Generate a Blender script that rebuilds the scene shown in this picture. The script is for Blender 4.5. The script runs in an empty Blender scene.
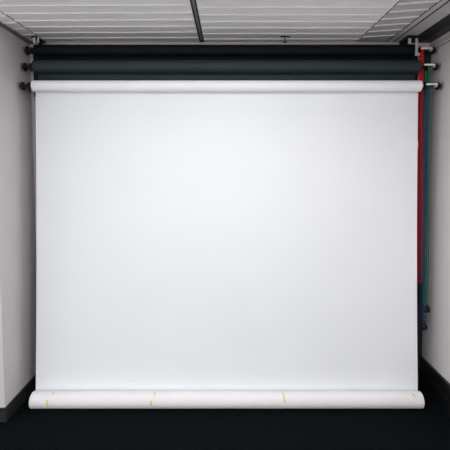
import bpy, bmesh, math, random
from mathutils import Vector, Matrix
random.seed(4)
PI = math.pi
scn = bpy.context.scene
col = scn.collection

# ------------------------------------------------------------------ materials
def mat(name, base, rough=0.6, metal=0.0, var=0.0, vscale=30, bump=0.0, bscale=200, spec=0.5, stretch=None):
    m = bpy.data.materials.new(name); m.use_nodes = True
    nt = m.node_tree; b = nt.nodes['Principled BSDF']
    b.inputs['Base Color'].default_value = (*base, 1)
    b.inputs['Roughness'].default_value = rough
    b.inputs['Metallic'].default_value = metal
    b.inputs['Specular IOR Level'].default_value = spec
    tc = nt.nodes.new('ShaderNodeTexCoord')
    mp = nt.nodes.new('ShaderNodeMapping')
    nt.links.new(tc.outputs['Object'], mp.inputs['Vector'])
    if stretch: mp.inputs['Scale'].default_value = stretch
    n = nt.nodes.new('ShaderNodeTexNoise'); n.inputs['Scale'].default_value = vscale
    n.inputs['Detail'].default_value = 4
    nt.links.new(mp.outputs['Vector'], n.inputs['Vector'])
    r = nt.nodes.new('ShaderNodeValToRGB')
    r.color_ramp.elements[0].position = .3; r.color_ramp.elements[1].position = .7
    r.color_ramp.elements[0].color = (*[max(0, c*(1-var)) for c in base], 1)
    r.color_ramp.elements[1].color = (*[min(1, c*(1+var)) for c in base], 1)
    nt.links.new(n.outputs['Fac'], r.inputs['Fac'])
    nt.links.new(r.outputs['Color'], b.inputs['Base Color'])
    if bump:
        n2 = nt.nodes.new('ShaderNodeTexNoise'); n2.inputs['Scale'].default_value = bscale
        nt.links.new(mp.outputs['Vector'], n2.inputs['Vector'])
        bp = nt.nodes.new('ShaderNodeBump'); bp.inputs['Strength'].default_value = bump
        bp.inputs['Distance'].default_value = .003
        nt.links.new(n2.outputs['Fac'], bp.inputs['Height'])
        nt.links.new(bp.outputs['Normal'], b.inputs['Normal'])
    return m

M = dict(
    paper=mat('white_paper', (.83, .847, .872), .75, var=.008, vscale=3, bump=.04, bscale=120, spec=.3),
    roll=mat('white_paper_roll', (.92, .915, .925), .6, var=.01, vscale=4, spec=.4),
    lowroll=mat('white_paper_shaded_roll', (.80, .775, .785), .7, var=.01, vscale=4, spec=.3),  # same white paper, with the dimmer light at the floor put into its colour
    board=mat('cardboard_core', (.45, .36, .26), .8, var=.06),
    black=mat('black_paper', (.0045, .006, .007), .65, var=.08, vscale=8, spec=.15),
    grey=mat('charcoal_paper', (.024, .036, .041), .62, var=.06, vscale=8, spec=.3),
    wall=mat('painted_wall', (.60, .565, .57), .7, var=.02, vscale=5, bump=.05, bscale=150, spec=.3),
    backw=mat('back_wall_paint', (.60, .565, .57), .7, var=.02, vscale=5, spec=.3),
    skirt=mat('dark_skirting', (.02, .023, .024), .45, var=.1, vscale=20),
    blackskirt=mat('black_skirting', (.005, .005, .006), .35, var=.1, vscale=20),
    carpet=mat('dark_carpet', (.0042, .0062, .0066), .95, var=.45, vscale=170, bump=.8, bscale=350, spec=.03),
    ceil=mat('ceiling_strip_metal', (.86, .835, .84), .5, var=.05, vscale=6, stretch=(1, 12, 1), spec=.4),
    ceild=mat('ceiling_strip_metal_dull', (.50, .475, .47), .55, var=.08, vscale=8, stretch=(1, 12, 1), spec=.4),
    rib=mat('ceiling_rib_white', (.82, .78, .76), .4, var=.04),
    gap=mat('dark_joint', (.012, .012, .013), .7),
    cornice=mat('grey_cornice', (.16, .155, .15), .5, var=.05),
    brown=mat('brown_grey_trim', (.07, .055, .052), .6, var=.1),
    light_trim=mat('pale_trim', (.50, .46, .44), .5, var=.03),
    rail=mat('ceiling_rail_metal', (.62, .59, .58), .4, metal=.1, var=.05),
    plastic=mat('black_plastic', (.006, .006, .007), .55, var=.1, spec=.3),
    disc_shade=mat('grey_shadow_disc', (.33, .31, .31), .7, var=.05),  # grey of the clamp shadows on the side walls
    steel=mat('brushed_steel', (.75, .73, .71), .35, metal=.6, var=.06, vscale=40),
    bar=mat('white_enamel_bar', (.85, .83, .79), .35, var=.03),
    red=mat('red_plastic', (.80, .018, .014), .4, var=.12, vscale=60),
    green=mat('green_plastic', (.015, .19, .07), .4, var=.12, vscale=60),
    blue=mat('blue_plastic', (.006, .032, .085), .4, var=.12, vscale=60),
    yellow=mat('yellow_marker_tape', (.60, .60, .08), .6, var=.08, vscale=90),
    housing=mat('white_lamp_frame', (.8, .8, .8), .4),
)
def emis(name, c, s):
    m = bpy.data.materials.new(name); m.use_nodes = True
    nt = m.node_tree; nt.nodes.remove(nt.nodes['Principled BSDF'])
    e = nt.nodes.new('ShaderNodeEmission'); e.inputs[0].default_value = (*c, 1); e.inputs[1].default_value = s
    nt.links.new(e.outputs[0], nt.nodes['Material Output'].inputs[0])
    return m

# ------------------------------------------------------------------ helpers
def box(bm, x0, x1, y0, y1, z0, z1):
    vs = [bm.verts.new(p) for p in ((x0,y0,z0),(x1,y0,z0),(x1,y1,z0),(x0,y1,z0),(x0,y0,z1),(x1,y0,z1),(x1,y1,z1),(x0,y1,z1))]
    for f in ((3,2,1,0),(4,5,6,7),(0,1,5,4),(1,2,6,5),(2,3,7,6),(3,0,4,7)):
        bm.faces.new([vs[i] for i in f])
    return vs
def lathe_x(bm, prof, cy, cz, n=40, caps=True):
    """revolve (x, radius) profile round an axis parallel to X"""
    rings = []
    for x, r in prof:
        rings.append([bm.verts.new((x, cy + r*math.cos(2*PI*i/n), cz + r*math.sin(2*PI*i/n))) for i in range(n)])
    for a, b in zip(rings, rings[1:]):
        for i in range(n):
            j = (i+1) % n
            bm.faces.new((a[i], a[j], b[j], b[i]))
    if caps:
        bm.faces.new(rings[0]); bm.faces.new(rings[-1])
def strip(bm, pts, w0, w1):
    pass
def link(name, bm, m, parent=None, smooth=False, bevel=0):
    bmesh.ops.recalc_face_normals(bm, faces=bm.faces)
    me = bpy.data.meshes.new(name); bm.to_mesh(me); bm.free()
    me.materials.append(m)
    if smooth:
        for p in me.polygons: p.use_smooth = True
    o = bpy.data.objects.new(name, me); col.objects.link(o)
    if parent:
        o.parent = parent
        o.matrix_parent_inverse = Matrix.Translation(-parent.location)
    if bevel:
        b = o.modifiers.new('bevel', 'BEVEL'); b.width = bevel; b.segments = 2; b.limit_method = 'ANGLE'
    if smooth:
        e = o.modifiers.new('split', 'EDGE_SPLIT'); e.split_angle = math.radians(40)
    return o
def thing(name, label, cat, loc=(0, 0, 0), group=None):
    o = bpy.data.objects.new(name, None); col.objects.link(o); o.location = loc
    o.empty_display_size = .05
    o['label'] = label; o['category'] = cat
    if group: o['group'] = group
    return o
def bx(name, m, parent, *b, bevel=0):
    bm = bmesh.new()
    for q in b: box(bm, *q)
    return link(name, bm, m, parent, bevel=bevel)
def struct(name, m, label, *b, bevel=0):
    o = bx(name, m, None, *b, bevel=bevel); o['kind'] = 'structure'; o['label'] = label; o['category'] = name.split('_')[0]
    return o

# ------------------------------------------------------------------ room shell
XL, XR, YB, ZC, YL = -1.475, 1.508, 3.04, 2.604, 2.55
struct('floor', M['carpet'], 'very dark green-black carpet floor', (-4, 4, -3, 3.2, -.1, 0))
struct('wall_back', M['backw'], 'grey painted wall behind the paper rolls', (XL-.1, XR+.1, YB, YB+.1, 0, ZC))
struct('wall_left', M['wall'], 'grey painted side wall left of the backdrops, ending in a corner',
       (XL-.12, XL, YL, YB, 0, ZC), (-4, XL-.12, YL, YL+.12, 0, ZC))
struct('wall_right', M['wall'], 'grey painted side wall right of the backdrops', (XR, XR+.12, .3, YB, 0, ZC))
# skirting
struct('baseboard_left', M['skirt'], 'dark grey skirting board along the left wall and round its corner',
       (XL, XL+.012, YL-.012, YB, 0, .088), (-4, XL, YL-.012, YL, 0, .088), bevel=.002)
bl = bx('trim_cap', M['blackskirt'], None, (XL, XL+.016, YL-.016, YB, .088, .095), (-4, XL, YL-.016, YL, .088, .095))
bl.name = 'trim_1'; bl['kind'] = 'structure'; bl['label'] = 'thin black bead along the top of the left skirting'
struct('baseboard_right', M['blackskirt'], 'tall black stepped skirting board along the right wall',
       (XR-.014, XR, .3, YB, 0, .095), (XR-.024, XR, .3, YB, .095, .112), (XR-.012, XR, .3, YB, .112, .198),
       (XR-.022, XR, .3, YB, .198, .215), bevel=.003)
struct('baseboard_back', M['blackskirt'], 'black skirting board along the back wall behind the backdrops', (XL+.016, XR-.024, YB-.012, YB, 0, .09))
struct('strip_2', M['gap'], 'black vertical corner strip on the back wall at the right', (1.435, XR, YB-.014, YB, .0, 2.545))  # plain black strip up the back wall at the right corner
struct('trim_3', M['cornice'], 'dark grey cornice where the left wall meets the ceiling', (XL, XL+.036, YL, YB, ZC-.012, ZC), bevel=.002)
struct('trim_4', M['light_trim'], 'pale trim along the top of the right wall', (XR-.008, XR, .3, YB, ZC-.048, ZC-.018))
struct('trim_5', M['gap'], 'thin dark joint under the pale trim on the right wall', (XR-.004, XR, .3, YB, ZC-.068, ZC-.064))
struct('trim_6', M['light_trim'], 'pale angle trim where the back wall meets the ceiling', (XL+.036, 1.33, YB-.012, YB, ZC-.03, ZC))

# ceiling: slab + strip panels with raised white ribs
ce = struct('ceiling', M['gap'], 'suspended ceiling of grey metal strips with white ribs', (-4, 4, -3, 3.2, ZC+.004, ZC+.1))
def panel(name, m, x0, x1, off, slope=0.0, ribs=True, x1f=None):
    bm = bmesh.new()
    box(bm, x0, x1, -1.0, YB, ZC-.001, ZC+.004)
    if x1f is not None:
        for v in bm.verts:
            if v.co.y < 0 and abs(v.co.x-x1) < 1e-4: v.co.x += x1f
    p = link(name, bm, m, ce)
    if ribs:
        bm = bmesh.new()
        y = off
        while y > -1:
            vs = box(bm, x0+.001, x1-.001, y-.006, y+.006, ZC-.006, ZC-.001)
            for v in vs:
                v.co.y -= (v.co.x-x0)*slope
            y -= .117
        link('ceiling_rib', bm, M['rib'], p)
    return p
panel('ceiling_panel', M['ceil'], XL, -1.350, 2.965)
panel('ceiling_panel', M['ceil'], -1.336, -.212, 2.925, .012)
panel('ceiling_panel', M['ceil'], -.176, .945, 2.945)
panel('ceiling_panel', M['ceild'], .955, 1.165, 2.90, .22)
panel('ceiling_panel', M['rail'], 1.180, 1.215, 0, 0, False)
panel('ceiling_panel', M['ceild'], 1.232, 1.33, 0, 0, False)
panel('ceiling_edge_strip', M['brown'], 1.44, XR, 0, 0, False)
# narrow dark bars that fill the joint in the middle of the ceiling
bx('joint_cover', M['cornice'], ce, (-.200, -.186, -1, YB-.07, ZC-.002, ZC+.004))
bx('ceiling_apron', M['ceil'], ce, (-4, XL-.12, -3, YL, ZC-.001, ZC+.004), (XL-.12, XL, -3, YL, ZC-.001, ZC+.004),
   (XR+.12, 4, -3, YB, ZC-.001, ZC+.004))

# ------------------------------------------------------------------ backdrops
def core_profile(x0, x1, r, core=.02, lip=.012):
    return [(x0+.05, core), (x0, core), (x0, r-.003), (x0+.003, r), (x1-.003, r), (x1, r-.003), (x1, core), (x1-.05, core)]
def roll_mesh(x0, x1, r, cy, cz, core=.022):
    bm = bmesh.new(); lathe_x(bm, core_profile(x0, x1, r, core), cy, cz, 64); return bm
def sheet_mesh(x0, x1, prof, th=.0012, nx=48, wav=0.0, edge=None):
    bm = bmesh.new()
    cum = [0]
    for a, b in zip(prof, prof[1:]): cum.append(cum[-1] + math.dist(a, b))
    L = cum[-1]
    def grid(off):
        rows = []
        for k, (y, z) in enumerate(prof):
            t = cum[k]/L
            row = []
            for i in range(nx+1):
                u = i/nx; x = x0 + (x1-x0)*u
                env = math.sin(PI*min(1, max(0, t)))
                w = wav*env*(math.sin(5.1*u+1.3+2*t)+.6*math.sin(11*u+4*t+.5))
                w += wav*.9*env*(math.exp(-u*30)+math.exp(-(1-u)*30))*math.sin(7*t)
                if edge and i in (0, nx): x += edge(i == nx, z)
                row.append(bm.verts.new((x, y+off+w, z)))
            rows.append(row)
        return rows
    A, B = grid(0), grid(th)
    n, m_ = len(prof), nx+1
    for k in range(n-1):
        for i in range(nx):
            bm.faces.new((A[k][i], A[k][i+1], A[k+1][i+1], A[k+1][i]))
            bm.faces.new((B[k+1][i], B[k+1][i+1], B[k][i+1], B[k][i]))
    for k in range(n-1):
        bm.faces.new((A[k+1][0], B[k+1][0], B[k][0], A[k][0]))
        bm.faces.new((A[k][nx], B[k][nx], B[k+1][nx], A[k+1][nx]))
    for i in range(nx):
        bm.faces.new((A[0][i], B[0][i], B[0][i+1], A[0][i+1]))
        bm.faces.new((A[-1][i+1], B[-1][i+1], B[-1][i], A[-1][i]))
    return bm

SX0, SX1 = -1.374, 1.356
# white one
WY, WZ, WR = 2.855, 2.250, .0385
BY, BZ, BR = 2.703, .055, .055
w = thing('paper_backdrop', 'wide white paper backdrop pulled down to a thick roll on the floor', 'backdrop', (0, BY, 0),
          'paper backdrops on the three rollers')
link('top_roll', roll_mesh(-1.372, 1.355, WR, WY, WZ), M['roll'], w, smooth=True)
prof = [(WY+WR*math.cos(a), WZ+WR*math.sin(a)) for a in (PI/2, PI/3, PI/6)]
prof = [(y+.0004, z+.0004) for y, z in prof]
y0, z0, y1, z1 = WY+WR+.0004, WZ, BY+BR+.0004, BZ+.005
N = 70
for k in range(N+1):
    t = k/N
    prof.append((y0 + (y1-y0)*(.72*t+.28*t*t*t), z0+(z1-z0)*t))
def torn(right, z):
    return .006*math.exp(-((z-1.845)/.02)**2) if right else 0
link('sheet', sheet_mesh(SX0, SX1, prof, wav=.0012, edge=torn), M['paper'], w, smooth=True)
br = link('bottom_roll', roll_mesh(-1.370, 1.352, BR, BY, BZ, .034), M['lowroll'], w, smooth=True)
def mark(x, a0, a1, lean=0, wd=.012):
    bm = bmesh.new(); n = 8; r0, r1 = BR-.001, BR+.0012; rows = []
    for k in range(n+1):
        a = math.radians(a0+(a1-a0)*k/n); xx = x+lean*k/n
        ww = wd*(.75+.25*math.sin(k*1.9))
        rows.append([bm.verts.new((xx+s*ww/2, BY-r*math.sin(a), BZ+r*math.cos(a))) for s, r in ((-1, r0), (-1, r1), (1, r1), (1, r0))])
    for a, b in zip(rows, rows[1:]):
        for i in range(4): bm.faces.new((a[i], a[(i+1) % 4], b[(i+1) % 4], b[i]))
    bm.faces.new(rows[0]); bm.faces.new(rows[-1])
    o = link('tape_mark', bm, M['yellow'], br, smooth=False)
    o.matrix_parent_inverse = Matrix.Identity(4)
    o['label'] = 'short yellow-green marker stroke on the white roll'
mark(-1.245, 62, 108, .006)
mark(-1.215, 8, 17, 0, .02)
mark(-.512, 4, 28, .006)
mark(-.530, 66, 100, .004)
mark(.381, 2, 80, .010)
mark(1.283, 12, 40, .006, .011)
for s, x in ((-1, -1.372), (1, 1.355)):
    bm = bmesh.new()
    lathe_x(bm, [(x-s*.03, .0215), (x, .0215), (x+s*.010, .016), (x+s*.018, .010)], WY, WZ, 24)
    link('end_plug', bm, M['plastic'] if s < 0 else M['steel'], w, smooth=True)

def hung(label, cy, cz, r, m, x0, x1, zend, sx0, sx1, loc):
    t = thing('paper_backdrop', label, 'backdrop', loc, 'paper backdrops on the three rollers')
    link('top_roll', roll_mesh(x0, x1, r, cy, cz), m, t, smooth=True)
    pr = [(cy+(r+.0004)*math.cos(a), cz+(r+.0004)*math.sin(a)) for a in (PI/2, PI/3, PI/6)]
    for k in range(12): pr.append((cy+r+.0004, cz+(zend-cz)*k/11))
    link('sheet', sheet_mesh(sx0, sx1, pr, wav=.0005), m, t, smooth=True)
    for s, x in ((-1, x0), (1, x1)):
        bm = bmesh.new()
        lathe_x(bm, [(x-s*.03, .0215), (x, .0215), (x+s*.010, .016), (x+s*.016, .010)], cy, cz, 24)
        link('end_plug', bm, M['plastic'] if s < 0 else M['steel'], t, smooth=True)
    return t
GY, GZ, GR = 2.895, 2.393, .045
KY, KZ, KR = 2.940, 2.519, .040
hung('dark slate grey paper roll in the middle, between the black and white rolls', GY, GZ, GR, M['grey'], -1.378, 1.356, 2.05, -1.376, 1.354, (0, GY, GZ))
hung('black paper roll at the top, just under the ceiling', KY, KZ, KR, M['black'], -1.389, 1.350, 2.0, -1.387, 1.348, (0, KY, KZ))

# ------------------------------------------------------------------ hanging hook brackets
def hook(bm, x0, x1, cy, cz, r=.013, back=3.01):
    # open hook: arm from the upright and an upturned lip under the axle
    box(bm, x0, x1, cy-.004, back, cz-r-.010, cz-r)
    box(bm, x0, x1, cy-.020, cy-.004, cz-r-.010, cz-r+.006)
lb = thing('hook_bracket', 'black triple hook bracket carrying the left ends of the rolls', 'bracket', (-1.40, 2.99, ZC), 'hook brackets at the roll ends')
bx('upright', M['plastic'], lb, (-1.438, -1.396, 3.006, 3.014, 2.20, 2.555))
for cy, cz in ((WY, WZ), (GY, GZ), (KY, KZ)):
    bm = bmesh.new(); hook(bm, -1.400, -1.394, cy, cz, .012, 3.007)
    link('hook_arm', bm, M['plastic'], lb)
bx('ceiling_hanger', M['steel'], lb, (-1.368, -1.352, 2.865, 2.875, ZC-.055, ZC-.014), (-1.338, -1.328, 2.865, 2.875, ZC-.05, ZC-.014))
bx('ceiling_foot', M['plastic'], lb, (-1.378, -1.345, 2.86, 3.012, ZC-.016, ZC-.006), (-1.39, -1.37, 2.99, 3.012, ZC-.045, ZC-.006))
rb = thing('hook_bracket', 'steel hook bracket carrying the right ends of the rolls beside the red chain', 'bracket', (1.35, 2.99, ZC), 'hook brackets at the roll ends')
bx('upright', M['plastic'], rb, (1.356, 1.408, 3.006, 3.014, 2.20, 2.555))
for cy, cz in ((WY, WZ), (GY, GZ), (KY, KZ)):
    bm = bmesh.new(); hook(bm, 1.358, 1.362, cy, cz, .012, 3.007)
    link('hook_arm', bm, M['plastic'], rb)
bx('ceiling_hanger', M['steel'], rb, (1.268, 1.286, 2.868, 2.878, ZC-.058, ZC-.018))
bx('ceiling_hanger', M['steel'], rb, (1.318, 1.334, 2.866, 2.876, ZC-.125, ZC-.018), (1.318, 1.350, 2.866, 2.876, ZC-.14, ZC-.12), bevel=.001)
bx('ceiling_foot', M['plastic'], rb, (1.262, 1.338, 2.86, 3.012, ZC-.020, ZC-.002))

# ------------------------------------------------------------------ wall clamps
rows = [(KY, KZ, 'top', 'black'), (GY, GZ, 'middle', 'dark grey'), (WY, WZ, 'lowest', 'white')]
for cy, cz, pos, c in rows:
    t = thing('roller_clamp', 'black knobbed clamp on the left wall, %s of three, holding the %s roll' % (pos, c), 'clamp', (XL, cy, cz), 'roller clamps on the left wall')
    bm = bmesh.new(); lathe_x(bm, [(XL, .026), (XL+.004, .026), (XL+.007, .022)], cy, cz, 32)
    link('shadow_disc', bm, M['disc_shade'], t, smooth=True)  # grey disc drawn as the clamp's shadow on the left wall
    bm = bmesh.new(); lathe_x(bm, [(XL+.007, .006), (XL+.020, .008), (XL+.023, .022), (XL+.029, .029), (XL+.038, .027), (XL+.044, .014), (XL+.050, .010), (XL+.054, .010)], cy, cz, 32)
    link('knob', bm, M['plastic'], t, smooth=True)
    bm = bmesh.new(); lathe_x(bm, [(XL+.054, .010), (XL+.060, .018), (XL+.068, .025), (XL+.078, .026), (XL+.084, .022), (XL+.088, .012)] if c != 'black' else [(XL+.054, .010), (XL+.058, .018), (XL+.060, .025), (XL+.065, .022), (XL+.068, .012)], cy, cz, 32)
    link('collar', bm, M['plastic'], t, smooth=True)
    # triangular lug that reaches under the tube end
    if c != 'black':
        bm = bmesh.new()
        tri = [(XL+.058, cz-.004), (XL+.112, cz-.057), (XL+.112, cz-.045), (XL+.072, cz+.004)] if c == 'white' else [(XL+.058, cz-.006), (XL+.105, cz-.052), (XL+.105, cz-.042), (XL+.072, cz+.002)]
        yy = cy-.050
        f = [bm.verts.new((x, yy, z)) for x, z in tri]; g = [bm.verts.new((x, yy+.004, z)) for x, z in tri]
        bm.faces.new(f); bm.faces.new(g[::-1])
        for i in range(4): bm.faces.new((f[i], g[i], g[(i+1) % 4], f[(i+1) % 4]))
        link('lug', bm, M['plastic'], t)
for cy, cz, pos, c in rows:
    t = thing('roller_clamp', 'black disc clamp with pale bar, right wall, %s of three, by %s roll' % (pos, c), 'clamp', (XR, cy, cz), 'roller clamps on the right wall')
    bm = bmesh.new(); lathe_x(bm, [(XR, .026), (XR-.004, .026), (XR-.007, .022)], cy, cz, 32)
    link('shadow_disc', bm, M['disc_shade'], t, smooth=True)  # shadow of the clamp on the right wall, made as a grey disc
    bm = bmesh.new(); lathe_x(bm, [(XR-.007, .006), (XR-.020, .008), (XR-.024, .022), (XR-.032, .027), (XR-.040, .024), (XR-.048, .014), (XR-.056, .009)], cy, cz, 32)
    link('knob', bm, M['plastic'], t, smooth=True)
    xe, xc = {'black': (1.367, 1.388), 'dark grey': (1.373, 1.422), 'white': (1.373, 1.3965)}[c]; x0 = xe
    bx('arm', M['bar'], t, (x0+.006, XR-.052, cy-.041, cy-.032, cz+.000, cz+.012), bevel=.002)
    bx('arm_bolt', M['steel'], t, (XR-.066, XR-.056, cy-.041, cy-.008, cz-.014, cz+.000))
    bm = bmesh.new()
    # drive wheel the chain runs over
    lathe_x(bm, [(x0, .007), (xc-.0125, .007), (xc-.012, .0215), (xc+.012, .0215), (xc+.0125, .007), (XR-.056, .007)], cy, cz, 24)
    link('drive_wheel', bm, M['plastic'], t, smooth=True)

# ------------------------------------------------------------------ pull chains
def chain(x, cy, cz, zb, m, label, loc, swing=0.0, wd=.019):
    t = thing('pull_chain', label, 'chain', loc, 'pull chains beside the right wall')
    r = .0245
    path = []
    step = .002
    L = cz-zb
    n = int(L/step)
    for k in range(n): path.append((cy-r, zb+L*k/n))
    for k in range(40): a = PI-PI*k/40; path.append((cy+r*math.cos(a), cz+r*math.sin(a)))
    for k in range(n): path.append((cy+r, cz-L*k/n))
    for k in range(40): a = -PI*k/40; path.append((cy+r*math.cos(a), zb+r*math.sin(a)))
    path.append(path[0])
    cum = [0]
    for a, b in zip(path, path[1:]): cum.append(cum[-1]+math.dist(a, b))
    T = cum[-1]; nl = round(T/.0215); pitch = T/nl
    bm = bmesh.new(); j = 0
    for i in range(nl):
        s = (i+.5)*pitch
        while cum[j+1] < s: j += 1
        a, b = path[j], path[j+1]
        f = (s-cum[j])/(cum[j+1]-cum[j])
        p = Vector((x+swing*max(0, min(1.05, (cz-(a[1]+(b[1]-a[1])*f))/(cz-zb))), a[0]+(b[0]-a[0])*f, a[1]+(b[1]-a[1])*f))
        tg = Vector((0, b[0]-a[0], b[1]-a[1])).normalized(); nm = Vector((1, 0, 0)).cross(tg)
        def b3(u0, u1, v0, v1, h):
            vs = box(bm, u0, u1, -h, h, v0, v1)
            for v in vs: c = v.co.copy(); v.co = p + Vector((1, 0, 0))*c.x + nm*c.y + tg*c.z
        h = pitch/2; q = wd/2
        b3(-q, -q+(.0038), -h*.82, h*.82, .0022)      # side rails of the link
        b3(q-(.0038), q, -h*.82, h*.82, .0022)
        b3(-q*.8, q*.8, -h*1.02, -h*.62, .0030)        # cross bars
        b3(-q*.8, q*.8, h*.62, h*1.02, .0026)
    link('link_loop', bm, m, t)
    return t
chain(1.388, KY, KZ, .84, M['red'], 'bright red plastic pull chain hanging beside the white backdrop', (1.388, KY, KZ), swing=.046)
g = chain(1.4220, GY, GZ, .68, M['green'], 'dark green plastic pull chain hanging nearest the right wall', (1.422, GY, GZ), swing=.035, wd=.016)
b = chain(1.3965, WY, WZ, .57, M['blue'], 'dark blue plastic pull chain hanging between the red and green chains', (1.3965, WY, WZ), swing=.025)
def weight(par, x, y, z, r=.023):
    bm = bmesh.new()
    prof = [(.0045, .030), (.006, .024)]+[(r*math.sin(a), r*1.1*math.cos(a)) for a in [PI*k/12 for k in range(2, 12)]]
    n = 24; rings = [[bm.verts.new((x+q*math.cos(2*PI*i/n), y+q*math.sin(2*PI*i/n), z+h)) for i in range(n)] for q, h in prof]
    for a, c in zip(rings, rings[1:]):
        for i in range(n): bm.faces.new((a[i], a[(i+1) % n], c[(i+1) % n], c[i]))
    bm.faces.new(rings[0]); bm.faces.new(rings[-1])
    o = link('weight', bm, M['plastic'], par, smooth=True); o['label'] = 'black rounded chain weight'
weight(g, 1.457, GY-.0245, .640)
weight(b, 1.4215, WY-.0245, .525)

# ------------------------------------------------------------------ small ceiling fitting
cf = thing('ceiling_hook', 'small dark ceiling hook fixed to the striped ceiling right of centre', 'hook', (.40, 2.87, ZC))
bx('wing_plate', M['gap'], cf, (.368, .434, 2.865, 2.875, ZC-.012, ZC-.006))
bx('stem', M['brown'], cf, (.396, .404, 2.866, 2.874, ZC-.045, ZC-.006))
bx('cross_foot', M['gap'], cf, (.388, .412, 2.864, 2.876, ZC-.050, ZC-.043))

# ------------------------------------------------------------------ ceiling lamp and added fill lights
def troffer(x, y, lx, ly, power, label):
    t = thing('ceiling_or_fill_light', label, 'ceiling light', (x, y, ZC-.006), 'ceiling light and added fill lights in front of the backdrops')
    fr = .03
    bx('frame', M['housing'], t, (x-lx/2-fr, x+lx/2+fr, y-ly/2-fr, y-ly/2, ZC-.022, ZC-.001), (x-lx/2-fr, x+lx/2+fr, y+ly/2, y+ly/2+fr, ZC-.022, ZC-.001),
       (x-lx/2-fr, x-lx/2, y-ly/2, y+ly/2, ZC-.022, ZC-.001), (x+lx/2, x+lx/2+fr, y-ly/2, y+ly/2, ZC-.022, ZC-.001))
    bx('diffuser', emis('lamp_diffuser', (1, .985, .98), power), t, (x-lx/2, x+lx/2, y-ly/2, y+ly/2, ZC-.016, ZC-.010))
troffer(0, 1.65, 1.2, .28, 16.5, 'long white ceiling light nearest the backdrops')
troffer(-.75, .1, .6, 1.2, 9.5, 'added ceiling fill light left of the camera')  # unseen fill lamp, added to light the lower backdrop
troffer(.75, .1, .6, 1.2, 9.5, 'added ceiling fill light right of the camera')  # second unseen fill lamp, added to mirror the left one

wd = bpy.data.worlds.new('room_light'); scn.world = wd; wd.use_nodes = True
wd.node_tree.nodes['Background'].inputs[0].default_value = (.97, .98, 1, 1)
wd.node_tree.nodes['Background'].inputs[1].default_value = 1.9

# ------------------------------------------------------------------ camera
cam = bpy.data.cameras.new('camera'); co = bpy.data.objects.new('camera', cam); col.objects.link(co)
co.location = (0, 0, 1.704)
th = math.radians(3.6)
co.rotation_euler = (PI/2-th, 0, 0)
cam.sensor_width = 36; cam.lens = 36*400/450
cam.shift_x = -3/450; cam.shift_y = -36/450
scn.camera = co
vs = scn.view_settings
vs.view_transform = 'Standard'; vs.look = 'None'; vs.gamma = 1; vs.exposure = .06; vs.use_curve_mapping = False
